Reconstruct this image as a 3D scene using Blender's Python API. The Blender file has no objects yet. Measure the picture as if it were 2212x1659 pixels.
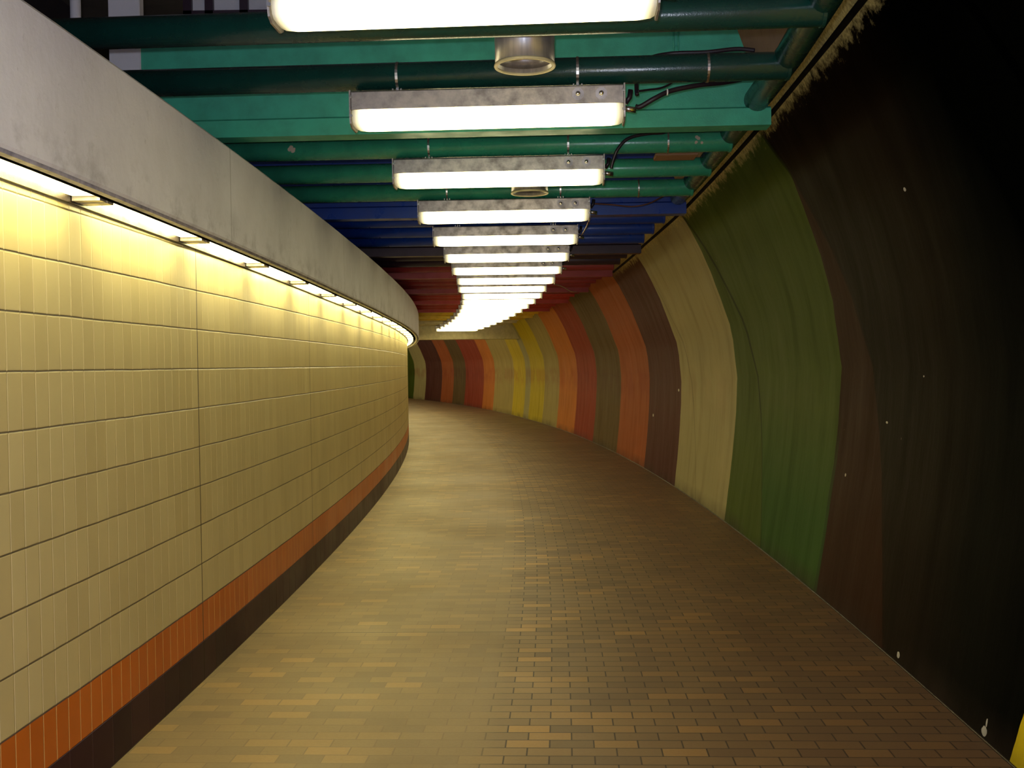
import bpy, bmesh, math, random
from mathutils import Vector, Matrix
random.seed(7)
PI = math.pi
# ---------------------------------------------------------------- camera
FPX, W, HH, CAMH = 2250.0, 2212.0, 1659.0, 1.66
scn = bpy.context.scene
cd = bpy.data.cameras.new('camera'); cam = bpy.data.objects.new('camera', cd)
scn.collection.objects.link(cam); scn.camera = cam
cd.sensor_fit = 'HORIZONTAL'; cd.sensor_width = 36.0; cd.lens = 36.0*FPX/W; cd.clip_start = .05; cd.clip_end = 300
pt, rl = math.atan(42.5/FPX), .0145
f = Vector((0, math.cos(pt), -math.sin(pt))); X = Vector((1, 0, 0)); U0 = X.cross(f)
Rv = math.cos(rl)*X - math.sin(rl)*U0; Uv = math.sin(rl)*X + math.cos(rl)*U0
m = Matrix((Rv, Uv, -f)).transposed().to_4x4(); m.translation = (0, 0, CAMH)
cam.matrix_world = m
# ---------------------------------------------------------------- world: dim cool daylight that reaches in through the near mouth of the passage
wd = bpy.data.worlds.new('world'); scn.world = wd; wd.use_nodes = True
bg = wd.node_tree.nodes['Background']; bg.inputs[0].default_value = (.62, .70, 1, 1); bg.inputs[1].default_value = .85
scn.view_settings.view_transform = 'Standard'; scn.view_settings.look = 'None'
scn.view_settings.gamma = 1; scn.view_settings.use_curve_mapping = False
scn.view_settings.exposure = 0.0
# the camera's own flash: cool light that falls off quickly with distance
fl = bpy.data.lights.new('camera_flash', 'POINT'); fl.energy = 250; fl.color = (.78, .83, 1); fl.shadow_soft_size = .02
flo = bpy.data.objects.new('camera_flash', fl); scn.collection.objects.link(flo); flo.location = (-.03, .02, CAMH+.07)
LAMP = 9.0      # radiance of the hanging lamps' diffusers
STRIP = 22.0     # radiance of the strip lamps along the left wall
LCOL = (1.0, .87, .46); SCOL = (1.0, .88, .38)
# ---------------------------------------------------------------- path geometry
CX, CY, RR = -123.05, 10.72, 125.23          # right wall arc (at the floor)
LX, LY, RL = -147.625, 9.0, 146.0             # left wall arc
def lin(T, x):
    if x <= T[0][0]: return T[0][1]
    for (a, b), (c, d) in zip(T, T[1:]):
        if x <= c: return b + (d-b)*(x-a)/(c-a)
    return T[-1][1]
NEAR = [(0,0),(.4,.069),(.72,.118),(.94,.156),(1.21,.188),(1.61,.216),(2.08,.156),(2.24,.118),(2.41,.074),(2.74,-.04),(2.99,-.133),(3.17,-.226),(3.35,-.313),(3.47,-.38)]
FAR = [(0,0),(.38,.042),(.6,.065),(.87,.085),(1.1,.1),(1.4,.108),(1.75,.08),(1.92,.05),(2.22,-.06),(2.5,-.165),(2.7,-.26),(2.9,-.36),(3.09,-.48),(3.19,-.54)]
ZT = [(-3,3.55),(4,3.43),(7.4,3.35),(10.7,3.19),(13.6,3.1),(16,3.05),(21.6,3.02),(26.5,2.98),(30,2.95),(80,2.95)]
def prof(D):
    w = min(1, max(0, (D-7.4)/5.5)); zt = lin(ZT, D); q = []
    for (a, b), (c, d) in zip(NEAR, FAR): q.append([a*(1-w)+c*w, b*(1-w)+d*w])
    k = (zt-1.6)/(q[12][0]-1.6)
    for e in q:
        if e[0] > 1.6: e[0] = 1.6+(e[0]-1.6)*k
    return q
def th(D): return math.asin((D-CY)/(RR-2.2))
def PR(D, o, z):                              # point: distance D along, offset o from the right wall arc
    t = th(D); return Vector((CX+(RR+o)*math.cos(t), CY+(RR+o)*math.sin(t), z))
def PL(D, o, z):                              # offset o to the right of the left wall face
    t = math.asin((D-LY)/RL); return Vector((LX+(RL+o)*math.cos(t), LY+(RL+o)*math.sin(t), z))
ST = [(3.3,0),(6,-.03),(9,-.065),(12,-.085),(31,-.12),(60,-.14)]
def sl(D): return lin(ST, D)
PB = [(3.3,1.30),(4.84,1.28),(6.26,1.245),(7.68,1.213),(12,1.195),(31,1.14)]   # pipe underside above the camera
def pb(D): return CAMH + lin(PB, D)
# ---------------------------------------------------------------- helpers
col = scn.collection
def link(name, me, mat, parent=None, smooth=False):
    o = bpy.data.objects.new(name, me); col.objects.link(o)
    mats = mat if isinstance(mat, (list, tuple)) else [mat]
    for q in mats: me.materials.append(q)
    if smooth: me.shade_smooth()
    if parent: o.parent = parent
    return o
def obj(name, bm, mat, parent=None, smooth=False):
    me = bpy.data.meshes.new(name)
    bmesh.ops.recalc_face_normals(bm, faces=bm.faces[:]); bm.to_mesh(me); bm.free()
    return link(name, me, mat, parent, smooth)
def thing(name, label, cat, M=None, group=None):
    o = bpy.data.objects.new(name, None); col.objects.link(o)
    if M is not None: o.matrix_world = M
    tag(o, label, cat, group); return o
def tag(o, label, cat, group=None):
    o['label'] = label; o['category'] = cat
    if group: o['group'] = group
    return o
def struct(o): o['kind'] = 'structure'; return o
def frame(P, D):                              # local x = across the passage (outwards right), y = along, z = up
    t = th(D); x = Vector((math.cos(t), math.sin(t), 0)); y = Vector((-math.sin(t), math.cos(t), 0))
    M = Matrix((x, y, Vector((0, 0, 1)))).transposed().to_4x4(); M.translation = P; return M
def box(bm, a, b, bev=0):
    r = bmesh.ops.create_cube(bm, size=1)
    c = [(a[i]+b[i])/2 for i in range(3)]; s = [abs(b[i]-a[i]) for i in range(3)]
    for v in r['verts']: v.co = Vector((c[0]+v.co.x*s[0], c[1]+v.co.y*s[1], c[2]+v.co.z*s[2]))
    if bev:
        es = list({e for v in r['verts'] for e in v.link_edges})
        bmesh.ops.bevel(bm, geom=es, offset=bev, segments=2, affect='EDGES')
    return bm
def extr(bm, pts, x0, x1):                    # yz polygon extruded along x
    a = [bm.verts.new((x0, y, z)) for y, z in pts]; b = [bm.verts.new((x1, y, z)) for y, z in pts]
    n = len(pts)
    for i in range(n): bm.faces.new((a[i], a[(i+1) % n], b[(i+1) % n], b[i]))
    bm.faces.new(a); bm.faces.new(b[::-1]); return bm
def tube(bm, pts, r, n=12, cap=True, rs=None):
    pts = [Vector(p) for p in pts]; rings = []
    up = Vector((0, 0, 1))
    for i, p in enumerate(pts):
        t = (pts[min(i+1, len(pts)-1)]-pts[max(i-1, 0)]).normalized()
        a = t.cross(up)
        if a.length < .05: a = t.cross(Vector((0, 1, 0)))
        a.normalize(); b = t.cross(a)
        q = rs[i] if rs else r
        rings.append([bm.verts.new(p+q*(math.cos(2*PI*k/n)*a+math.sin(2*PI*k/n)*b)) for k in range(n)])
    for A, B in zip(rings, rings[1:]):
        for k in range(n): bm.faces.new((A[k], A[(k+1) % n], B[(k+1) % n], B[k]))
    if cap: bm.faces.new(rings[0]); bm.faces.new(rings[-1][::-1])
    return bm
def lathe(bm, rz, n=48):                      # closed loop of (r, z) around local z
    rings = [[bm.verts.new((r*math.cos(2*PI*k/n), r*math.sin(2*PI*k/n), z)) for k in range(n)] for r, z in rz]
    for i in range(len(rings)):
        A, B = rings[i], rings[(i+1) % len(rings)]
        for k in range(n): bm.faces.new((A[k], A[(k+1) % n], B[(k+1) % n], B[k]))
    return bm
def ring_strap(bm, r, w, x, arc=(0, 2*PI), zc=0, th_=.003):   # band round a pipe that runs along x
    n = 28
    for k in range(n):
        a0 = arc[0]+(arc[1]-arc[0])*k/n; a1 = arc[0]+(arc[1]-arc[0])*(k+1)/n
        v = []
        for xx in (x-w/2, x+w/2):
            for a in (a0, a1):
                for q in (r, r+th_): v.append(bm.verts.new((xx, q*math.sin(a), zc+q*math.cos(a))))
        for F_ in ((1,3,7,5),(0,4,6,2),(0,1,5,4),(2,6,7,3),(0,2,3,1),(4,5,7,6)): bm.faces.new([v[i] for i in F_])
    return bm
# ---------------------------------------------------------------- materials
class N:
    def __init__(s, name):
        s.m = bpy.data.materials.new(name); s.m.use_nodes = True; s.t = s.m.node_tree
        s.b = s.t.nodes['Principled BSDF']; s.out = s.t.nodes['Material Output']
    def n(s, ty, **k):
        q = s.t.nodes.new(ty)
        for a, b in k.items(): setattr(q, a, b)
        return q
    def l(s, a, b): s.t.links.new(a, b)
    def val(s, sock, v):
        if isinstance(v, bpy.types.NodeSocket): s.l(v, sock)
        elif v is not None:
            sock.default_value = v
    def math(s, op, a, b=0.0, c=None, clamp=False):
        q = s.n('ShaderNodeMath', operation=op, use_clamp=clamp); s.val(q.inputs[0], a); s.val(q.inputs[1], b)
        if c is not None: s.val(q.inputs[2], c)
        return q.outputs[0]
    def mix(s, f, a, b, mode='MIX'):
        q = s.n('ShaderNodeMix', data_type='RGBA', blend_type=mode)
        s.val(q.inputs[0], f)
        for i, v in ((6, a), (7, b)):
            if isinstance(v, bpy.types.NodeSocket): s.l(v, q.inputs[i])
            else: q.inputs[i].default_value = (*v, 1) if len(v) == 3 else v
        return q.outputs[2]
    def noise(s, vec, scale, detail=4, rough=.55, out=0):
        q = s.n('ShaderNodeTexNoise'); q.inputs['Scale'].default_value = scale; q.inputs['Detail'].default_value = detail
        q.inputs['Roughness'].default_value = rough
        if vec is not None: s.l(vec, q.inputs['Vector'])
        return q.outputs[out]
    def rng(s, v, a, b, c=0.0, d=1.0):
        q = s.n('ShaderNodeMapRange'); s.val(q.inputs[0], v)
        for i, x in enumerate((a, b, c, d)): q.inputs[i+1].default_value = x
        return q.outputs[0]
    def co(s, which='Object', scale=(1, 1, 1)):
        q = s.n('ShaderNodeTexCoord'); mp = s.n('ShaderNodeMapping'); s.l(q.outputs[which], mp.inputs[0])
        mp.inputs['Scale'].default_value = scale; return mp.outputs[0]
    def bump(s, h, st=.3, dist=.01, nrm=None):
        q = s.n('ShaderNodeBump'); q.inputs['Strength'].default_value = st; q.inputs['Distance'].default_value = dist
        s.l(h, q.inputs['Height'])
        if nrm is not None: s.l(nrm, q.inputs['Normal'])
        return q.outputs[0]
    def fin(s, c=None, rough=None, metal=None, nrm=None, spec=None):
        b = s.b.inputs
        if c is not None:
            if isinstance(c, bpy.types.NodeSocket): s.l(c, b['Base Color'])
            else: b['Base Color'].default_value = (*c, 1)
        if rough is not None: s.val(b['Roughness'], rough)
        if metal is not None: s.val(b['Metallic'], metal)
        if nrm is not None: s.l(nrm, b['Normal'])
        if spec is not None: b['Specular IOR Level'].default_value = spec
        return s.m
def paint(name, c, rough=.3, var=.25, spec=.5):
    q = N(name); v = q.co()
    n = q.noise(v, 9, 5); n2 = q.noise(v, 140, 3)
    c2 = tuple(x*(1-var) for x in c)
    cc = q.mix(q.rng(n, .35, .7), c, c2)
    rr = q.rng(n, .3, .7, rough-.07, rough+.12)
    return q.fin(cc, rr, 0, q.bump(q.math('ADD', n2, q.math('MULTIPLY', n, .6)), .35, .0016), spec)
M = {}
M['green'] = paint('green_gloss_paint', (.034, .29, .165), .26)
M['dgreen'] = paint('dark_green_gloss_paint', (.006, .045, .034), .24)
M['greenf'] = paint('green_beam_paint', (.045, .38, .24), .45)
M['blue'] = paint('blue_gloss_paint', (.010, .045, .30), .32)
M['purple'] = paint('dark_purple_paint', (.035, .016, .028), .38)
M['maroon'] = paint('maroon_paint', (.30, .036, .04), .45)
M['red'] = paint('red_paint', (.46, .042, .03), .45)
M['yellow'] = paint('yellow_paint', (.80, .55, .03), .45)
M['beige'] = paint('beige_paint', (.62, .54, .30), .6)
M['black'] = paint('black_rubber', (.003, .002, .002), .7, .2, .1)
M['rubber'] = paint('dark_cable_sheath', (.02, .012, .018), .4)
M['copper'] = paint('brown_cable_sheath', (.12, .04, .02), .5)
M['darkbrown'] = paint('dark_bronze_paint', (.035, .02, .012), .4)
def metal(name, c, rough, sc=(1, 1, 1), mt=1.0):
    q = N(name); v = q.co('Object', sc); n = q.noise(v, 14, 6, .65); n2 = q.noise(v, 60, 2)
    cc = q.mix(q.rng(n, .38, .66), c, tuple(x*.5 for x in c))
    return q.fin(cc, q.rng(n, .3, .7, rough-.1, rough+.18), mt, q.bump(n2, .15, .001))
M['steel'] = metal('stained_stainless_steel', (.55, .50, .46), .42, (1, 1, 1), .75)
M['alu'] = metal('brushed_aluminium', (.55, .53, .54), .36, (1, 1, .06), .7)
M['zinc'] = metal('zinc_clamp', (.75, .72, .66), .25)
M['lip'] = metal('grey_painted_metal', (.62, .60, .66), .5, (1, 1, 1), 0)
q = N('chipped_primer'); M['chip'] = q.fin((.4, .34, .26), .8)
q = N('white_plastic'); M['white'] = q.fin((.7, .68, .6), .4)
q = N('drab_wood'); M['wood'] = q.fin(q.mix(q.noise(q.co('Object', (2, 30, 30)), 3), (.22, .11, .05), (.36, .2, .1)), .7)
def emit(name, c, s, ends=None, fade=.09):
    q = N(name); e = q.b.inputs
    e['Base Color'].default_value = (.8, .78, .7, 1); e['Roughness'].default_value = .35
    e['Emission Color'].default_value = (*c, 1)
    if ends:                                   # the tube stops short of the diffuser's ends, so those glow less
        x = q.n('ShaderNodeSeparateXYZ'); q.l(q.co(), x.inputs[0])
        a = q.math('ABSOLUTE', x.outputs[0]); k = q.math('ADD', q.math('MULTIPLY', q.math('POWER', q.rng(a, ends-fade, ends, 1, 0), 1.6), s), .28)
        q.l(k, e['Emission Strength'])
    else: e['Emission Strength'].default_value = s
    return q.m
M['diff'] = emit('lamp_diffuser_lit', LCOL, LAMP, .612, .085)
M['diff_added'] = emit('added_lamp_diffuser_lit', LCOL, 18)  # diffuser of the added lamps past the low beam
M['strip'] = emit('strip_lens_lit', SCOL, STRIP, .535, .07)
# concrete
def concrete(name, a, b, seam=None, st=.35):
    q = N(name); v = q.co('Object')
    n = q.noise(v, 2.2, 9, .62); n2 = q.noise(v, 26, 6, .6); n3 = q.noise(v, 7, 6, .7)
    c = q.mix(q.rng(n, .3, .72), a, b)
    c = q.mix(q.rng(n3, .6, .76, 0, .4), c, tuple(x*.42 for x in a))
    c = q.mix(q.rng(n2, .66, .74, 0, .3), c, tuple(x*.4 for x in a))
    if seam:
        uv = q.n('ShaderNodeUVMap'); x = q.n('ShaderNodeSeparateXYZ'); q.l(uv.outputs[0], x.inputs[0])
        g = None
        for s_ in seam:
            k = q.math('LESS_THAN', q.math('ABSOLUTE', q.math('SUBTRACT', x.outputs[0], s_)), .005)
            g = k if g is None else q.math('MAXIMUM', g, k)
        c = q.mix(q.math('MULTIPLY', g, .55), c, tuple(x*.3 for x in a))
        # dirt gathered along the lower edge
        d = q.math('MULTIPLY', q.rng(x.outputs[1], .03, .2, 1, 0), q.rng(q.noise(uv.outputs[0], 5, 6, .7), .48, .66, 0, .5))
        c = q.mix(d, c, tuple(x*.35 for x in a))
    return q.fin(c, .85, 0, q.bump(q.math('ADD', n2, q.math('MULTIPLY', n3, 1.2)), st, .006))
M['conc'] = concrete('fascia_concrete', (.74, .745, .82), (.61, .61, .67), [2.05, 5.32, 8.6, 11.9, 15.2, 18.5, 21.8])
M['slab'] = concrete('soffit_concrete', (.20, .17, .15), (.12, .10, .09))
M['pale'] = concrete('pale_concrete', (.50, .38, .29), (.38, .28, .2))
M['column'] = concrete('painted_column', (.62, .6, .62), (.5, .48, .5))
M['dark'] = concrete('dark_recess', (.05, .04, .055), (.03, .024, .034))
# left tiles
def tiles(name, base, var, grout, pw=.0985, ph=.2075, rough=.3, lip=.6, spec=.4):
    q = N(name); uv = q.n('ShaderNodeUVMap'); x = q.n('ShaderNodeSeparateXYZ'); q.l(uv.outputs[0], x.inputs[0])
    u, v = x.outputs[0], x.outputs[1]
    wob = q.math('MULTIPLY', q.math('SUBTRACT', q.noise(uv.outputs[0], 3.1, 2), .5), .006)
    uu = q.math('DIVIDE', q.math('ADD', q.math('SUBTRACT', u, 5.53), 600*pw), pw)
    vv = q.math('DIVIDE', q.math('ADD', v, wob), ph)
    fu, fv = q.math('FRACT', uu), q.math('FRACT', vv)
    iu, iv = q.math('FLOOR', uu), q.math('FLOOR', vv)
    du = q.math('MULTIPLY', q.math('SUBTRACT', .5, q.math('ABSOLUTE', q.math('SUBTRACT', fu, .5))), pw)
    dv = q.math('MULTIPLY', q.math('SUBTRACT', .5, q.math('ABSOLUTE', q.math('SUBTRACT', fv, .5))), ph)
    ju = q.rng(du, .0016, .0032, 1, 0); jv = q.rng(dv, .0022, .0042, 1, 0)
    cx = q.n('ShaderNodeCombineXYZ'); q.l(iu, cx.inputs[0]); q.l(iv, cx.inputs[1])
    wn = q.n('ShaderNodeTexWhiteNoise', noise_dimensions='2D'); q.l(cx.outputs[0], wn.inputs['Vector'])
    c = q.mix(wn.outputs[0], base, var)
    blot = q.noise(uv.outputs[0], 1.4, 7, .6)
    c = q.mix(q.rng(blot, .45, .75, 0, .35), c, tuple(k*.72 for k in base))
    # joints: pale vertical grout, dark horizontal joints
    c = q.mix(q.math('MULTIPLY', ju, lip), c, grout[0])
    c = q.mix(q.math('MULTIPLY', jv, .9), c, grout[1])
    # wide expansion joint every 29 tiles
    pj = q.math('FRACT', q.math('DIVIDE', q.math('ADD', q.math('SUBTRACT', u, 5.53), 2.86*10+1.43), 2.86))
    jw = q.math('LESS_THAN', q.math('ABSOLUTE', q.math('SUBTRACT', pj, .5)), .0017)
    c = q.mix(jw, c, (.02, .012, .008))
    h = q.math('SUBTRACT', 1.0, q.math('MAXIMUM', q.rng(du, 0, .005, 1, 0), q.math('MAXIMUM', q.rng(dv, 0, .006, 1, 0), jw)))
    tilt = q.math('MULTIPLY', q.math('SUBTRACT', wn.outputs[0], .5), q.math('MULTIPLY', fu, .25))
    return q.fin(c, q.math('ADD', q.rng(blot, .3, .7, rough, rough+.15), q.math('MULTIPLY', ju, .3)), 0,
                 q.bump(q.math('ADD', h, tilt), .55, .004), spec)
M['cream'] = tiles('cream_wall_tiles', (.62, .53, .27), (.55, .46, .225), ((.82, .70, .44), (.06, .04, .025)))
M['orange'] = tiles('orange_wall_tiles', (.58, .135, .006), (.50, .11, .005), ((.80, .52, .20), (.10, .05, .03)), lip=.9)
M['brown'] = tiles('dark_brown_skirting_tiles', (.036, .007, .016), (.020, .005, .012), ((.12, .07, .06), (.02, .015, .012)), pw=.197, ph=.9, spec=.12)
# floor bricks
q = N('floor_brick_paving'); uv = q.n('ShaderNodeUVMap'); br = q.n('ShaderNodeTexBrick'); q.l(uv.outputs[0], br.inputs['Vector'])
br.offset = .5; br.squash = 1; br.inputs['Scale'].default_value = 1
br.inputs['Brick Width'].default_value = .192; br.inputs['Row Height'].default_value = .093
br.inputs['Mortar Size'].default_value = .0038; br.inputs['Mortar Smooth'].default_value = .3; br.inputs['Bias'].default_value = 0
br.inputs['Color1'].default_value = (0, 0, 0, 1); br.inputs['Color2'].default_value = (1, 1, 1, 1); br.inputs['Mortar'].default_value = (.5, .5, .5, 1)
rp = q.n('ShaderNodeValToRGB'); q.l(br.outputs['Color'], rp.inputs[0]); rp.color_ramp.interpolation = 'LINEAR'
el = rp.color_ramp.elements; el[0].position = 0; el[0].color = (.17, .115, .062, 1); el[1].position = 1; el[1].color = (.46, .27, .09, 1)
for p_, c_ in ((.2, (.22, .15, .075)), (.5, (.26, .175, .082)), (.8, (.29, .19, .082))):
    e_ = el.new(p_); e_.color = (*c_, 1)
x = q.n('ShaderNodeSeparateXYZ'); q.l(uv.outputs[0], x.inputs[0])
big = q.noise(uv.outputs[0], .8, 5, .6); fine = q.noise(uv.outputs[0], 60, 4, .7)
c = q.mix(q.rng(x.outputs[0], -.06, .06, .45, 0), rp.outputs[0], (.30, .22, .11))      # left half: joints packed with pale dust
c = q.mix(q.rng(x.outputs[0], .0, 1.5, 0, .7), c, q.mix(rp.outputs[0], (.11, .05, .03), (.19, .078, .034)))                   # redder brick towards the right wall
c = q.mix(q.rng(big, .42, .68, 0, .3), c, (.16, .11, .065))
c = q.mix(q.rng(fine, .35, .7, .12, 0), c, (.05, .035, .02))
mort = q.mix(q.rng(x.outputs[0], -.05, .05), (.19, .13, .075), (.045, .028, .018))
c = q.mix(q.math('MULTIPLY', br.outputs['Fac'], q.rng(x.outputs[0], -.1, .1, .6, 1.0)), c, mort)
jl = q.math('LESS_THAN', q.math('ABSOLUTE', q.math('SUBTRACT', q.math('FRACT', q.math('DIVIDE', x.outputs[1], 2.418)), .5)), .0016)
c = q.mix(q.math('MULTIPLY', jl, .8), c, (.03, .02, .015))
hh = q.math('SUBTRACT', q.math('MULTIPLY', fine, .3), br.outputs['Fac'])
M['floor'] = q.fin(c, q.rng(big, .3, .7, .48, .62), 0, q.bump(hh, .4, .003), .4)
# right wall stripes
q = N('painted_stripe_wall'); uv = q.n('ShaderNodeUVMap'); x = q.n('ShaderNodeSeparateXYZ'); q.l(uv.outputs[0], x.inputs[0])
u, v = x.outputs[0], x.outputs[1]
Yl, Bk, Br, Gr, Gy = (.66, .50, .012), (.0012, .0015, .0010), (.030, .009, .004), (.060, .095, .012), (.36, .315, .17)
Pu, Or, Ol, Rd, O2 = (.080, .020, .018), (.34, .085, .024), (.12, .075, .028), (.28, .035, .016), (.50, .16, .028)
Be, Ye, Gt = (.36, .29, .115), (.52, .41, .02), (.36, .33, .17)
SB = [(-3, Or), (1.2, Yl), (4.35, Br), (7.42, Gr), (10.71, Gy), (13.61, Pu), (16.13, Or), (18.9, Ol), (21.61, Rd), (23.92, O2), (26.46, Be),
      (28.73, Ye), (30.73, Gt), (31.6, Ye), (33.65, Be), (36.78, O2), (38.86, Rd), (42.12, Ol), (44.32, Or), (46.47, Pu), (49.46, Gy), (51.77, Gr)]
rp = q.n('ShaderNodeValToRGB'); rp.color_ramp.interpolation = 'CONSTANT'
edge = q.math('MULTIPLY', q.math('SUBTRACT', q.noise(uv.outputs[0], 4, 3), .5), .035)
ue = q.math('ADD', q.math('ADD', u, edge), q.math('MULTIPLY', q.math('MULTIPLY', v, .25), q.math('LESS_THAN', u, 4.6)))
q.l(q.rng(ue, -4, 66), rp.inputs[0])
el = rp.color_ramp.elements; el[0].position = 0; el[0].color = (*Or, 1)
el[1].position = (SB[1][0]+4)/70; el[1].color = (*SB[1][1], 1)
for p_, c_ in SB[2:]:
    e_ = el.new((p_+4)/70); e_.color = (*c_, 1)
slant = q.math('SUBTRACT', u, q.math('MULTIPLY', v, .5))
isb = q.math('MULTIPLY', q.math('GREATER_THAN', ue, 4.35), q.rng(slant, 5.95, 6.0, 1, 0))
c = q.mix(isb, rp.outputs[0], q.mix(q.rng(q.math('ADD', u, q.math('MULTIPLY', q.math('SUBTRACT', q.noise(uv.outputs[0], 1.5, 4), .5), .8)), 4.9, 5.8), Bk, (.0075, .0032, .0012)))
lowg = q.math('MULTIPLY', q.math('MULTIPLY', q.math('GREATER_THAN', u, 7.42), q.math('LESS_THAN', slant, 9.18)), q.rng(v, .5, 1.3, .65, 0))
c = q.mix(lowg, c, (.018, .085, .018))
# trowel streaks running down the wall
mp = q.n('ShaderNodeMapping'); q.l(uv.outputs[0], mp.inputs[0]); mp.inputs['Scale'].default_value = (3.0, .42, 1); mp.inputs['Rotation'].default_value = (0, 0, -.30)
st = q.noise(mp.outputs[0], 1.6, 6, .6)
bl = q.noise(uv.outputs[0], 1.1, 6, .6); fn = q.noise(uv.outputs[0], 40, 4, .7)
c = q.mix(q.rng(st, .5, .72, 0, .40), c, q.mix(1.0, c, (.50, .48, .45), 'MULTIPLY'))
c = q.mix(q.rng(bl, .5, .75, 0, .30), c, q.mix(1.0, c, (1.5, 1.4, 1.5), 'MULTIPLY'))
# band rubbed smooth at shoulder height
bw = q.math('MULTIPLY', q.math('MULTIPLY', q.rng(v, .95, 1.2), q.rng(v, 1.45, 1.6, 1, 0)), q.rng(q.noise(uv.outputs[0], 1.7, 3), .4, .55))
c = q.mix(q.math('MULTIPLY', bw, q.rng(u, 16, 16.4, .12, .5)), c, q.mix(1.0, c, (.75, .45, .45), 'MULTIPLY'))
# scuffs and flaked paint
vo = q.n('ShaderNodeTexVoronoi'); q.l(uv.outputs[0], vo.inputs['Vector']); vo.inputs['Scale'].default_value = 2.3
fl = q.math('LESS_THAN', vo.outputs['Distance'], q.rng(fn, .3, .7, .004, .030))
c = q.mix(q.math('MULTIPLY', fl, .35), c, (.42, .36, .26))
for (a_, b_, ra, rb) in ((4.61, .035, .03, .022), (4.60, .075, .008, .02), (5.74, .045, .022, .02), (5.65, 2.56, .018, .012), (7.18, .87, .016, .012), (13.95, 1.28, .05, .02), (15.84, .85, .05, .025), (5.9, 1.56, .01, .006), (6.47, 1.27, .02, .008)):
    e1 = q.math('POWER', q.math('DIVIDE', q.math('SUBTRACT', u, a_), ra), 2.0); e2 = q.math('POWER', q.math('DIVIDE', q.math('SUBTRACT', v, b_), rb), 2.0)
    c = q.mix(q.math('LESS_THAN', q.math('ADD', e1, e2), q.rng(fn, .3, .7, .6, 1.1)), c, (.55, .52, .46))
# flaking bare mortar along the top joint, pale yellow also painting in grazing light
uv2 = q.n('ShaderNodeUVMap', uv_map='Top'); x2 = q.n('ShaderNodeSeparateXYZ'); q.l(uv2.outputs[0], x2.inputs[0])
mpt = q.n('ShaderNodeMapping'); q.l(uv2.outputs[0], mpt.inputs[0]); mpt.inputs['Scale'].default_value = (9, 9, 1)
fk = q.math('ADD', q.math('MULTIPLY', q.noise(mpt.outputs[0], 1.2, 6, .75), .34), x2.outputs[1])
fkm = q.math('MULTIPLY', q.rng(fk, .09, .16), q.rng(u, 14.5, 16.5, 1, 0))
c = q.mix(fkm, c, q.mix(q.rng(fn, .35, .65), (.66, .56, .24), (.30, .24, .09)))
# grime at the foot
gr = q.math('MULTIPLY', q.rng(v, .02, .16, 1, 0), q.rng(bl, .35, .6))
c = q.mix(q.math('MULTIPLY', gr, .6), c, (.03, .02, .015))
# slanted casting joints every 3.2 m
sj = q.math('MULTIPLY', q.math('ABSOLUTE', q.math('SUBTRACT', q.math('FRACT', q.math('DIVIDE', q.math('ADD', slant, 32-5.98+1.6), 3.2)), .5)), 3.2)
sfr = q.math('FRACT', q.math('DIVIDE', q.math('ADD', slant, 32-5.98), 3.2))
jt = q.math('MULTIPLY', q.math('LESS_THAN', sj, q.rng(v, .8, 1.9, .010, .034)), q.rng(u, 12, 14, 1, .12))
c = q.mix(q.math('MULTIPLY', jt, .8), c, q.mix(1.0, c, (.25, .25, .22), 'MULTIPLY'))
h = q.math('ADD', q.math('MULTIPLY', st, .9), q.math('ADD', q.math('MULTIPLY', fn, .12), q.math('MULTIPLY', sfr, 2.2)))
h = q.math('SUBTRACT', h, q.math('MULTIPLY', jt, .8))
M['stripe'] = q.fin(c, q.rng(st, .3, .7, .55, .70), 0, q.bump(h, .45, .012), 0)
q.l(q.rng(slant, 3.4, 7.5, 0, .12), q.b.inputs['Specular IOR Level'])
# ---------------------------------------------------------------- structure
def sweep(name, fn, Ds, mat, uvf=None, smooth=True, closed=False, parent=None):
    bm = bmesh.new(); L = bm.loops.layers.uv.new('UVMap'); rows = []; uvs = []; uv2 = []; L2 = bm.loops.layers.uv.new('Top') if len(fn(Ds[0])[0]) > 2 else None; L = bm.loops.layers.uv['UVMap']
    for D in Ds:
        ps = fn(D); rows.append([bm.verts.new(p[0]) for p in ps]); uvs.append([p[1] for p in ps])
        if len(ps[0]) > 2:
            uv2.append([p[2] for p in ps])
    n = len(rows[0]); last = n if closed else n-1
    for i in range(len(rows)-1):
        for k in range(last):
            k2 = (k+1) % n
            fc = bm.faces.new((rows[i][k], rows[i+1][k], rows[i+1][k2], rows[i][k2]))
            ww = (uvs[i][k], uvs[i+1][k], uvs[i+1][k2], uvs[i][k2])
            for lp, w in zip(fc.loops, ww): lp[L].uv = w
            if L2:
                for lp, w in zip(fc.loops, (uv2[i][k], uv2[i+1][k], uv2[i+1][k2], uv2[i][k2])): lp[L2].uv = w
    if closed:
        bm.faces.new(rows[0]); bm.faces.new(rows[-1][::-1])
    me = bpy.data.meshes.new(name); bmesh.ops.recalc_face_normals(bm, faces=bm.faces[:]); bm.to_mesh(me); bm.free()
    return link(name, me, mat, parent, smooth)
def drange(a, b, s): 
    n = max(1, int(round((b-a)/s))); return [a+(b-a)*i/n for i in range(n+1)]
Y0, Y1 = -3.0, 62.0
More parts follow.
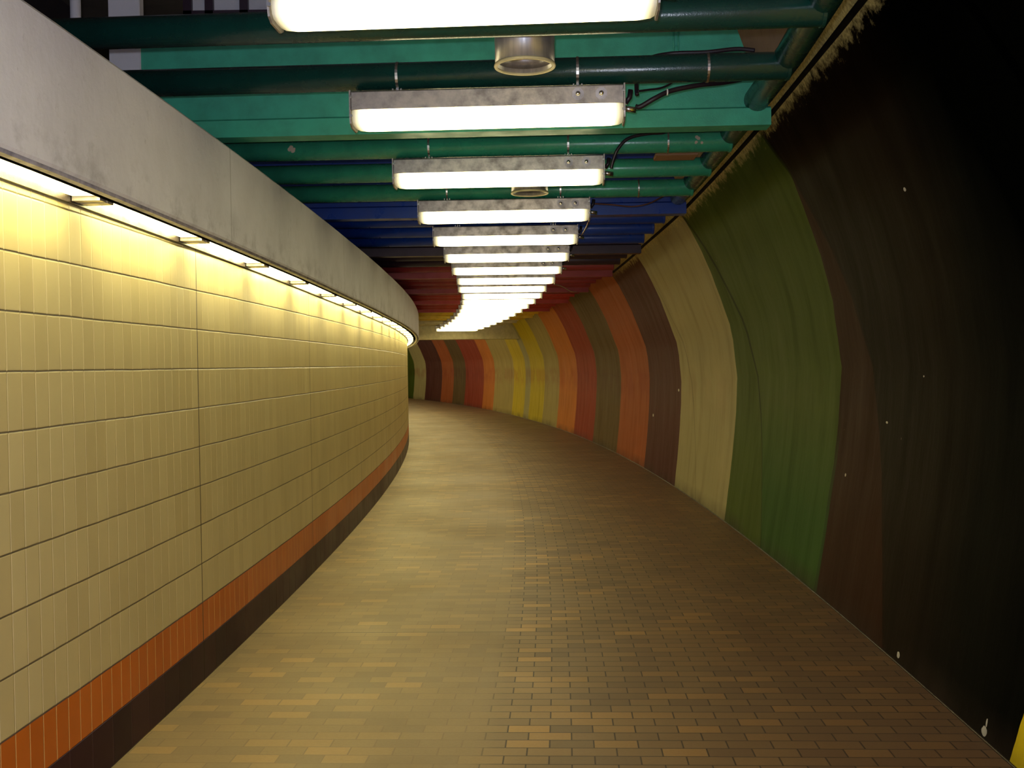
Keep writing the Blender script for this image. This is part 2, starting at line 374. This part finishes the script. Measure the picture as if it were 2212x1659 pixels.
# floor: between the walls
def ffn(D):
    a = PR(D, .0, 0); t = th(D); out = []
    for o in (-6.5, -3, -2.2, -1, .12):
        out.append((PR(D, o, 0), (o+2.17, t*(RR-2.17)+20)))
    return out
struct(sweep('floor', ffn, drange(Y0, Y1, .5), M['floor'], smooth=False))
def subdiv(q, n=2):
    out = []
    for a, b in zip(q, q[1:]):
        for k in range(n): out.append([a[0]+(b[0]-a[0])*k/n, a[1]+(b[1]-a[1])*k/n])
    return out+[q[-1]]
def wfn(D):
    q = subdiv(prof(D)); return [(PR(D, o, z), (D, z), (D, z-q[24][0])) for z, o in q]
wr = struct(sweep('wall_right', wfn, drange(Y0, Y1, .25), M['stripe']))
# ledge above the painted wall and pale bare concrete behind it
struct(sweep('trim_1', lambda D: [(PR(D, prof(D)[-1][1], prof(D)[-1][0]), (D, 0)), (PR(D, prof(D)[-1][1]+.05, prof(D)[-1][0]+.02), (D, .1)), (PR(D, prof(D)[-1][1]-.10, 4.9), (D, 2))],
             drange(Y0, 30.9, .5), M['pale'], smooth=False))
# dark open joint running along the top of the painted wall
def jfn(D):
    q = prof(D); z, o = q[12]; n = .022 if D < 6 else .015
    return [(PR(D, o-.004, z-n*.5), (0, 0)), (PR(D, o-.012, z), (0, 0)), (PR(D, o-.026, z+n*.5), (0, 0)), (PR(D, o+.02, z+n*.5), (0, 0)), (PR(D, o+.02, z-n*.5), (0, 0))]
struct(sweep('trim_2', jfn, drange(Y0, 16.0, .5), M['black'], closed=True))
# thin metal angle at the foot of the right wall
struct(sweep('baseboard_right', lambda D: [(PR(D, -.007, 0), (0, 0)), (PR(D, -.007, .007), (0, 0)), (PR(D, .003, .008), (0, 0)), (PR(D, .01, 0), (0, 0))], drange(Y0, 50, .5), M['darkbrown'], closed=True))
T = .2075
def wtop(D): return CAMH+.67+sl(D)
def lfn(a, b, off=0, n=6):
    def g(D):
        t = math.asin((D-LY)/RL)*RL+LY; zb = b(D) if callable(b) else b
        return [(PL(D, off, a+(zb-a)*i/n), (t, a+(zb-a)*i/n)) for i in range(n+1)]
    return g
struct(sweep('wall_left', lfn(2*T, lambda D: wtop(D)+.03), drange(Y0, Y1, .5), M['cream'], smooth=False))
struct(sweep('trim_3', lfn(T, 2*T, .001, 1), drange(Y0, Y1, .5), M['orange'], smooth=False))
struct(sweep('baseboard_left', lfn(-.01, T, .003, 1), drange(Y0, Y1, .5), M['brown'], smooth=False))
# concrete fascia above the left wall
def fasc(D):
    b, t = wtop(D)-.008, CAMH+1.155+sl(D); q = math.asin((D-LY)/RL)*RL+LY
    pr = [(-.06, b+.12), (.242, b+.132), (.242, b+.008), (.248, b), (.256, b+.01), (.256, t-.02), (.236, t), (-.10, t), (-.3, t)]
    return [(PL(D, o, z), (q, max(0, z-b))) for o, z in pr]
struct(sweep('trim_4', fasc, drange(Y0, Y1, .5), M['conc'], smooth=False))
# room behind and above the left fascia, soffit slab, far end
struct(sweep('wall_back', lambda D: [(PL(D, -.3, CAMH+1.0), (0, 0)), (PL(D, -2.2, CAMH+1.0), (0, 1)), (PL(D, -2.2, 5.0), (0, 3))], drange(Y0, 31.5, 1), M['dark'], smooth=False))
struct(sweep('ceiling', lambda D: [(PR(D, -9, 4.85), (0, 0)), (PR(D, -.3, 4.85), (0, 1))], drange(Y0, 31.5, 1), M['slab'], smooth=False))
# low beam that ends the pipe ceiling, then a plain soffit
def rbox(name, D0, D1, o0, o1, z0, z1, mat):
    bm = bmesh.new(); n = 10; A = []
    for D in (D0, D1):
        for z in (z0, z1): A.append([bm.verts.new(PR(D, o0+(o1-o0)*i/n, z)) for i in range(n+1)])
    a, b, c, d = A
    for i in range(n):
        for p, r in ((a, b), (b, d), (d, c), (c, a)): bm.faces.new((p[i], p[i+1], r[i+1], r[i]))
    bm.faces.new((a[0], b[0], d[0], c[0])); bm.faces.new((a[n], c[n], d[n], b[n]))
    return obj(name, bm, mat)
struct(rbox('trim_5', 31.3, 31.9, -8, .1, CAMH+.775, 4.9, M['beige']))
struct(sweep('trim_6', lambda D: [(PR(D, -8, 2.95), (0, 0)), (PR(D, .0, 2.95), (0, 1))], drange(31.8, Y1, 1), M['beige'], smooth=False))
bm = bmesh.new(); vv = [bm.verts.new(PR(61.5, o, z)) for o, z in ((-8, 0), (.3, 0), (.3, 3.2), (-8, 3.2))]; bm.faces.new(vv)
struct(obj('wall_far', bm, M['conc']))
# ---------------------------------------------------------------- ordinals
ORD = ['first','second','third','fourth','fifth','sixth','seventh','eighth','ninth','tenth','eleventh','twelfth','thirteenth','fourteenth','fifteenth','sixteenth','seventeenth','eighteenth','nineteenth','twentieth','twenty-first','twenty-second','twenty-third','twenty-fourth','twenty-fifth','twenty-sixth','twenty-seventh','twenty-eighth']
# ---------------------------------------------------------------- ceiling pipes and beams
PR0, PITCH, PRAD = 3.42, .71, .0625
def zone(D):
    if D < 5: return 'dgreen', 'dark green'
    if D < 7.9: return 'green', 'green'
    if D < 11.0: return 'blue', 'blue'
    if D < 12.8: return 'purple', 'dark purple'
    if D < 18.2: return 'maroon', 'maroon'
    if D < 23.0: return 'red', 'red'
    if D < 27.0: return 'yellow', 'yellow'
    return 'beige', 'beige'
def lampx(D): return lin([(3.42,-.137),(4.84,-.093),(6.26,-.06),(7.68,-.04),(10.5,-.035),(12,-.04),(13.4,-.06),(14.8,-.12)], D) if D < 14.8 else -.035-(D-10.72)**2/247.0+.02
proto = {}
CMP = []
i = 0; nb = 0
while PR0+i*PITCH < 31.0:
    D = PR0+i*PITCH; mk, cn = zone(D)
    oe = -lin([(3, .80), (4.84, .75), (9, .82), (12, .84), (14, .82)], D)        # right end, offset from wall arc
    pR = PR(D, oe, 0); pLx = PL(D, -.55, 0)
    length = (pR-PR(D, oe-1, 0)).length*0 + (pR - Vector((pLx.x, pR.y, 0))).length
    lampno = i/2.0
    if i % 4 == 3:                              # deep beam
        nb += 1
        zb = CAMH+lin([(5.5, 1.226), (8.4, 1.18), (31, 1.12)], D)
        Mx = frame(PR(D, oe, zb), D)
        t = thing('ceiling_beam', 'deep %s ceiling beam, %s beam from the front, its right end cut on a slant' % (cn, ORD[nb-1]), 'beam', Mx, 'deep painted beams across the ceiling')
        mf = M['greenf'] if mk == 'green' else M[mk]
        LL = 3.27 if i == 3 else length
        e = .06
        bm = bmesh.new()                        # web, end cut on a slant
        v = []
        for yy in (-.03, .05):
            v.append([bm.verts.new(p) for p in ((-LL, yy, .09), (e-.02, yy, .09), (e-.20, yy, .60), (-LL, yy, .60))])
        a, b = v
        for k in range(4): bm.faces.new((a[k], a[(k+1) % 4], b[(k+1) % 4], b[k]))
        bm.faces.new(a); bm.faces.new(b[::-1])
        obj('web', bm, mf, t)
        bm = bmesh.new(); extr(bm, [(-.055, 0), (.075, 0), (.075, .10), (-.035, .10), (-.055, .088)], -LL, e)
        obj('bottom_flange', bm, mf, t)
    else:
        nl = ORD[int(i//2)] if i % 2 == 0 else None
        Mx = frame(PR(D, oe, pb(D)+PRAD), D)
        if i % 2 == 0: lab = 'round %s ceiling pipe from which the %s hanging lamp is strapped' % (cn, ORD[i//2])
        else: lab = 'round %s ceiling pipe crossing between the %s and %s hanging lamps' % (cn, ORD[i//2], ORD[i//2+1])
        if i // 2 + 1 >= 22: lab = 'round %s ceiling pipe at the far end, last before the low beam' % cn
        t = thing('ceiling_pipe', lab, 'pipe', Mx, 'painted pipes across the ceiling')
        key = round(length, 1)
        bm = bmesh.new(); tube(bm, [(-length, 0, 0), (-.02, 0, 0), (0, 0, 0)], PRAD, 28, True, [PRAD, PRAD, PRAD-.004])
        obj('pipe_body', bm, M[mk], t, True)
        bm = bmesh.new(); ring_strap(bm, PRAD-.002, .014, -.012, th_=.006); obj('weld_collar', bm, M[mk], t)
        if i == 4 or i == 6 and False: pass
        if abs(D-6.26) < .01:                   # two chips of lost paint
            for xx, hgt in ((-(1.306+1.31), .045), (-.20, .03)):
                bm = bmesh.new()
                for k in range(7):
                    a0 = PI/2+.0+random.uniform(-.35, .35); cxx = xx+random.uniform(-.022, .022); rr_ = random.uniform(.006, .014)
                    vs = [bm.verts.new((cxx+rr_*math.cos(w), -(PRAD+.0006+.0002*k)*math.cos(a0-PI/2+rr_*math.sin(w)/PRAD), (PRAD+.0006+.0002*k)*math.sin(a0-PI/2+rr_*math.sin(w)/PRAD))) for w in [2*PI*j/9+.1 for j in range(9)]]
                    bm.faces.new(vs)
                obj('paint_chip', bm, M['chip'], t)
    i += 1
# lengthwise pipe the cross pipes are welded to
bm = bmesh.new(); tube(bm, [PR(D, -lin([(3, .80), (4.84, .75), (9, .82)], D)-.01, pb(D)+PRAD+.035) for D in drange(.5, 8.3, .4)], .066, 24)
o = obj('edge_pipe', bm, M['dgreen'], None, True); tag(o, 'thick dark green pipe running lengthwise over the top of the right wall', 'pipe')
# ---------------------------------------------------------------- hanging lamps
LW = .625
def build_lamp(D, label):
    bot = CAMH+lin([(3.42,1.12),(4.84,1.10),(6.26,1.068),(7.68,1.045),(10.5,1.033),(16,1.02),(31,.99)], D)
    P = Vector((lampx(D), D, 0)); o_ = math.hypot(P.x-CX, P.y-CY)-RR
    t_ = thing('hanging_lamp', label, 'lamp', frame(Vector((P.x, P.y, bot)), D), 'hanging fluorescent lamps in a row under the ceiling pipes')
    bm = bmesh.new(); extr(bm, [(-.088, .074), (-.088, .152), (-.082, .158), (.082, .158), (.088, .152), (.088, .074)], -LW+.006, LW-.006); obj('housing', bm, M['steel'], t_)
    bm = bmesh.new()
    pr = [(-.084, .076), (-.088, .045), (-.078, .016), (-.055, .003), (0, 0), (.055, .003), (.078, .016), (.088, .045), (.084, .076)]
    ring = []
    for xx, s in ((-LW+.006, .86), (-LW+.02, .95), (-LW+.06, 1), (LW-.06, 1), (LW-.02, .95), (LW-.006, .86)):
        ring.append([bm.verts.new((xx, y*s, .076-(.076-z)*s)) for y, z in pr])
    for A, B in zip(ring, ring[1:]):
        for k in range(len(pr)-1): bm.faces.new((A[k], A[k+1], B[k+1], B[k]))
    bm.faces.new(ring[0]); bm.faces.new(ring[-1][::-1]); bm.faces.new([r[0] for r in ring]+[r[-1] for r in ring][::-1])
    obj('diffuser', bm, M['diff'], t_, True)
    for s in (-1, 1):
        bm = bmesh.new(); extr(bm, [(-.092, .162), (.092, .162), (.092, .05), (.08, .012), (.05, -.002), (-.05, -.002), (-.08, .012), (-.092, .05)], s*LW-.004, s*LW+.003)
        ec = obj('end_plate', bm, M['steel'], t_)
        bm = bmesh.new()
        for zz in (.045, .13):
            bm = bmesh.new(); box(bm, (s*(LW+.003), -.1, zz-.006), (s*(LW-.012), -.09, zz+.006), .002)
            obj('latch', bm, M['zinc'], ec)
    gap = pb(D)+PRAD-bot                        # pipe centre height above the lamp's underside
    for xx in (-.415, .415):
        bm = bmesh.new(); ring_strap(bm, PRAD+.001, .012, xx, zc=gap)
        st_ = obj('strap', bm, M['zinc'], t_)
        bm = bmesh.new(); zt_ = max(gap-PRAD, .165)
        box(bm, (xx-.022, -.045, .156), (xx+.022, -.012, .162)); box(bm, (xx-.022, -.045, .156), (xx-.016, -.025, .176)); box(bm, (xx+.016, -.045, .156), (xx+.022, -.025, .176))
        box(bm, (xx-.006, -.03, .156), (xx+.006, -.022, zt_+.02))
        obj('bracket', bm, M['zinc'], st_)
    if D < 12:
        for xx in (.415, .52):
            bm = bmesh.new()
            vs = [bm.verts.new((xx+.028*math.cos(a), -.0885, .118+.03*math.sin(a))) for a in [2*PI*k/8+.39 for k in range(8)]]
            bm.faces.new(vs); obj('bolt_plate', bm, M['lip'], t_)
            bm = bmesh.new(); tube(bm, [(xx, -.088, .118), (xx, -.098, .118), (xx, -.102, .118)], .011, 12, True, [.011, .011, .006]); obj('bolt', bm, M['zinc'], t_, True)
        bm = bmesh.new(); tube(bm, [(LW, -.03, .06), (LW+.02, -.03, .058), (LW+.055, -.03, .052)], .013, 12); obj('cable_gland', bm, M['zinc'], t_, True)
        bm = bmesh.new(); tube(bm, [(LW+.01, .03, .10), (LW+.03, .03, .125), (LW+.035, .03, .16)], .012, 12); obj('cable_gland', bm, M['rubber'], t_, True)
    return t_
n = 0; D = PR0
LAMPS = []
while D < 31.1:
    if n == 0: lab = 'nearest hanging lamp, its upper half cut off by the top of the picture'
    elif n == 1: lab = 'second hanging lamp from the front, with black cables looping from its right end'
    elif D > 30.5: lab = 'farthest hanging lamp in the row, just in front of the beige low beam'
    else: lab = 'hanging fluorescent lamp with a long white diffuser, %s in the row from the front' % ORD[n]
    LAMPS.append(build_lamp(D, lab)); n += 1; D += 2*PITCH
# added lamps, unseen behind the low beam, to light the far wall
for k, D in enumerate((33.6, 36.0, 38.4, 40.8, 43.2, 45.6, 48.0, 50.4, 52.8)):
    P = PR(D, -2.1, 0)
    t = thing('added_far_lamp', 'added unseen lamp lighting the far wall beyond the low beam, %s past it' % ORD[k], 'lamp', frame(Vector((P.x, P.y, 2.80)), D), 'added lamps hidden beyond the low beam')
    bm = bmesh.new(); box(bm, (-.62, -.09, .07), (.62, .09, .15), .004); obj('housing', bm, M['steel'], t)
    bm = bmesh.new(); box(bm, (-.61, -.085, 0), (.61, .085, .069), .02); obj('diffuser', bm, M['diff_added'], t)
# ---------------------------------------------------------------- round metal spotlights
for k, (x_, D, bz) in enumerate(((.075, 4.50, 1.275), (.143, 7.32, 1.192))):
    t = thing('canister_spotlight', ('wide brushed metal canister spotlight hanging behind the nearest lamp', 'small-looking metal canister spotlight peeking out under the third hanging lamp')[k], 'spotlight', frame(Vector((x_, D, CAMH+bz)), D), 'round metal canisters between the pipes')
    R_ = .128
    bm = bmesh.new(); lathe(bm, [(R_, .008), (R_, .10), (R_+.001, .102), (R_+.001, .42), (R_-.003, .425), (.02, .43), (.02, .41), (R_-.008, .40), (R_-.008, .008)]); obj('body', bm, M['alu'], t, True)
    bm = bmesh.new(); lathe(bm, [(R_+.003, 0), (R_+.005, .004), (R_+.003, .012), (R_-.006, .012), (R_-.011, .004), (R_-.009, 0)]); obj('rim', bm, M['beige'], t, True)
    bm = bmesh.new(); lathe(bm, [(R_-.010, .03), (R_-.035, .055), (R_-.045, .09), (R_-.048, .09), (R_-.038, .05), (R_-.010, .026)]); obj('baffle', bm, M['alu'], t, True)
    bm = bmesh.new(); lathe(bm, [(.001, .13), (R_-.012, .13), (R_-.012, .136), (.001, .136)]); obj('lens', bm, M['lip'], t)
    bm = bmesh.new(); tube(bm, [(0, 0, .42), (0, 0, 4.86-CAMH-bz)], .012, 10); obj('stem', bm, M['zinc'], t)
# ---------------------------------------------------------------- cables
def cable(pts, r, mat, label, extra=None, sm=True):
    cu = []
    P = [Vector(p) for p in pts]
    for i in range(len(P)-1):                   # catmull-rom
        a, b, c, d = P[max(i-1, 0)], P[i], P[i+1], P[min(i+2, len(P)-1)]
        for k in range(8):
            t_ = k/8; cu.append(.5*((2*b)+(c-a)*t_+(2*a-5*b+4*c-d)*t_*t_+(3*b-a-3*c+d)*t_**3))
    cu.append(P[-1]); bm = bmesh.new(); tube(bm, cu, r, 10); o = obj('cable', bm, mat, None, True); tag(o, label, 'cable')
    return o
def px(u_, v_, D):                             # plan point seen at that direction, at distance D
    d = (u_-1106)*Rv-(v_-829.5)*Uv+FPX*f; return Vector((0, 0, CAMH))+d*(D/d.y)
c1 = cable([px(1374, 230, 4.79), px(1384, 230, 4.78), px(1415, 212, 4.76), px(1450, 196, 4.78), px(1510, 184, 4.82), px(1560, 179, 4.90), px(1600, 172, 5.0)], .011, M['rubber'], 'thick black cable curving right from the second hanging lamp, under the dark green pipe')
bm = bmesh.new(); ring_strap(bm, .012, .006, 0); bmesh.ops.translate(bm, vec=(0, 0, 0), verts=bm.verts[:])
ob = obj('cable_tie', bm, M['white']); ob.matrix_world = Matrix.Translation(px(1441, 199, 4.775)); ob.parent = c1
cable([px(1378, 197, 4.86), px(1400, 194, 4.9), px(1428, 190, 4.95), px(1452, 178, 5.0), px(1460, 160, 5.0), px(1470, 130, 5.1)], .005, M['rubber'], 'thin black cable looping behind the end of the second hanging lamp')
c3 = cable([px(1376, 205, 4.86), px(1375, 188, 4.88), px(1376, 160, 4.95), px(1400, 128, 4.94), px(1450, 116, 4.86), px(1525, 113, 4.84), px(1590, 106, 4.84), px(1630, 109, 4.84)], .010, M['rubber'], 'black cable lying along the top of the second dark green pipe')
bm = bmesh.new(); ring_strap(bm, PRAD+.001, .011, 0); ob = obj('cable_clamp', bm, M['zinc'], None)
ob.matrix_world = frame(PR(4.84, -lin([(3, .80), (4.84, .75)], 4.84)-.375, pb(4.84)+PRAD), 4.84); ob.parent = c3
c4 = cable([px(1320, 364, 6.17), px(1325, 345, 6.16), px(1336, 320, 6.15), px(1360, 298, 6.15), px(1410, 288, 6.17), px(1450, 292, 6.19), px(1490, 286, 6.2), px(1530, 277, 6.28)], .010, M['rubber'], 'black cable arching up from the third hanging lamp over the green pipe')
bm = bmesh.new(); ring_strap(bm, PRAD+.001, .010, 0); ob = obj('cable_clamp', bm, M['zinc'], None)
ob.matrix_world = frame(PR(6.26, -lin([(3, .80), (4.84, .75), (9, .82)], 6.26)-.38, pb(6.26)+PRAD), 6.26); ob.parent = c4
c5 = cable([px(1285, 440, 7.62), px(1320, 442, 7.65), px(1365, 446, 7.68), px(1400, 440, 7.68), px(1425, 428, 7.72), px(1440, 420, 7.74)], .005, M['copper'], 'thin brown cable sagging to the right of the fourth hanging lamp')
bm = bmesh.new(); ring_strap(bm, PRAD+.001, .010, 0); ob = obj('cable_clamp', bm, M['zinc'], None)
ob.matrix_world = frame(PR(7.68, -lin([(3, .80), (4.84, .75), (9, .82)], 7.68)-.40, pb(7.68)+PRAD), 7.68); ob.parent = c5
cable([px(1271, 480, 7.75), px(1266, 492, 8.2), px(1258, 505, 9.0), px(1253, 512, 9.1)], .006, M['copper'], 'short brown cable dropping from the fourth to the fifth hanging lamp')
cable([px(1197, 614, 14.7), px(1215, 619, 14.9), px(1232, 629, 15.1), px(1246, 631, 15.3)], .006, M['beige'], 'thin pale cable sagging against the maroon ceiling near the right wall')
# flat timber scraps resting above the pipes
bm = bmesh.new(); box(bm, (-.13, -.09, 0), (.13, .09, .025), .003)
o = obj('timber_offcut', bm, M['wood']); o.matrix_world = frame(px(1459, 341, 6.62), 6.62); tag(o, 'flat light brown timber offcut wedged between two green pipes near the right wall', 'board')
# thin conduit hooks against the green beam
bm = bmesh.new(); a, b = px(1455, 62, 5.47), px(1455, 112, 5.47); tube(bm, [a, b], .004, 8); tube(bm, [px(1465, 62, 5.47), px(1465, 112, 5.47)], .004, 8); tube(bm, [px(1455, 100, 5.47), px(1465, 100, 5.47)], .003, 8)
o = obj('wire_hanger', bm, M['greenf'], None, True); tag(o, 'thin green double wire hanger in front of the first green beam', 'hanger')
# ---------------------------------------------------------------- things behind the near ceiling at the left
bm = bmesh.new(); box(bm, (-.085, -.03, 0), (.085, .03, 2.3), .004)
o = obj('column', bm, M['column']); o.matrix_world = frame(Vector((-2.04, 5.62, 2.55)), 5.6); tag(o, 'short off-white square column above the concrete fascia, at the left end of the green beam', 'column')
bm = bmesh.new(); tube(bm, [(-2.31, 5.62, 2.7), (-2.31, 5.62, 4.84)], .028, 14)
o = obj('conduit', bm, M['column'], None, True); tag(o, 'thin pale upright conduit at the top left, left of the off-white column', 'pipe')
t = thing('panel_frame', 'dark frame holding pale panels above the nearest green pipes', 'panel', Matrix.Translation((-1.95, 6.35, 3.75)))
bm = bmesh.new()
for zz in (0, .42, .88): box(bm, (0, -.03, zz), (1.75, .03, zz+.07))
for xx in (0, .13, .34, .8, 1.25, 1.70): box(bm, (xx, -.03, 0), (xx+.05, .03, .95))
obj('frame', bm, M['purple'], t)
for k, (a, b) in enumerate(((.05, .13), (.18, .34), (.39, .8), (.85, 1.25), (1.30, 1.70))):
    bm = bmesh.new(); box(bm, (a, .0, .07), (b, .012, .42)); box(bm, (a, .0, .49), (b, .012, .88)); obj('pale_panel', bm, M['column'], t)
# ---------------------------------------------------------------- lighting trough under the fascia
t = thing('light_trough', 'long metal lighting trough under the concrete fascia, following the curved tiled wall', 'trough')
def tr(pts, name, mat):
    return sweep(name, lambda D: [(PL(D, o, wtop(D)+z), (0, 0)) for o, z in pts], drange(Y0, 50, .5), mat, closed=True, smooth=False, parent=t)
tr([(.004, -.014), (.018, -.014), (.018, .05), (.004, .05)], 'inner_rail', M['darkbrown'])
tr([(.134, .002), (.137, .002), (.137, .06), (.134, .06)], 'outer_rail', M['black'])
tr([(.186, .0), (.196, -.013), (.226, -.013), (.226, .03), (.186, .03)], 'outer_lip', M['lip'])
tr([(.004, .105), (.235, .105), (.235, .112), (.004, .112)], 'backing', M['black'])
k = 0; D = 1.7
while D < 37:
    D2 = D+1.2*math.cos((D-LY)/RL)
    a, b = PL(D, .076, wtop(D)+.010), PL(D2, .076, wtop(D2)+.010)
    mid = (a+b)/2; ax = (b-a).normalized(); sd = Vector((ax.y, -ax.x, 0)).normalized()
    Mx = Matrix((ax, sd, ax.cross(sd))).transposed().to_4x4()
    if Mx.to_3x3().determinant() < 0: pass
    Mx.translation = mid
    upz = Mx.to_3x3().col[2].z
    lab = 'strip lamp in the trough over the tiled wall, %s from the near end' % ORD[k] if k < 22 else 'strip lamp in the trough at the far bend of the tiled wall'
    if k == 1: lab = 'bright strip lamp in the trough, at the left edge of the picture'
    s_ = thing('strip_lamp', lab, 'lamp', Mx, 'strip lamps along the tiled wall')
    sg = 1 if upz > 0 else -1
    bm = bmesh.new(); box(bm, (-.535, -.052, 0), (.535, .052, sg*.022), .006); obj('lens', bm, M['strip'], s_)
    bm = bmesh.new(); box(bm, (-.597, -.055, sg*.022), (.597, .055, sg*.07), .003); obj('housing', bm, M['steel'], s_)
    for s in (-1, 1):
        bm = bmesh.new(); box(bm, (s*.592, -.055, -sg*.016), (s*.537, .055, sg*.022)); obj('end_cap', bm, M['steel'], s_)
    D = D2; k += 1
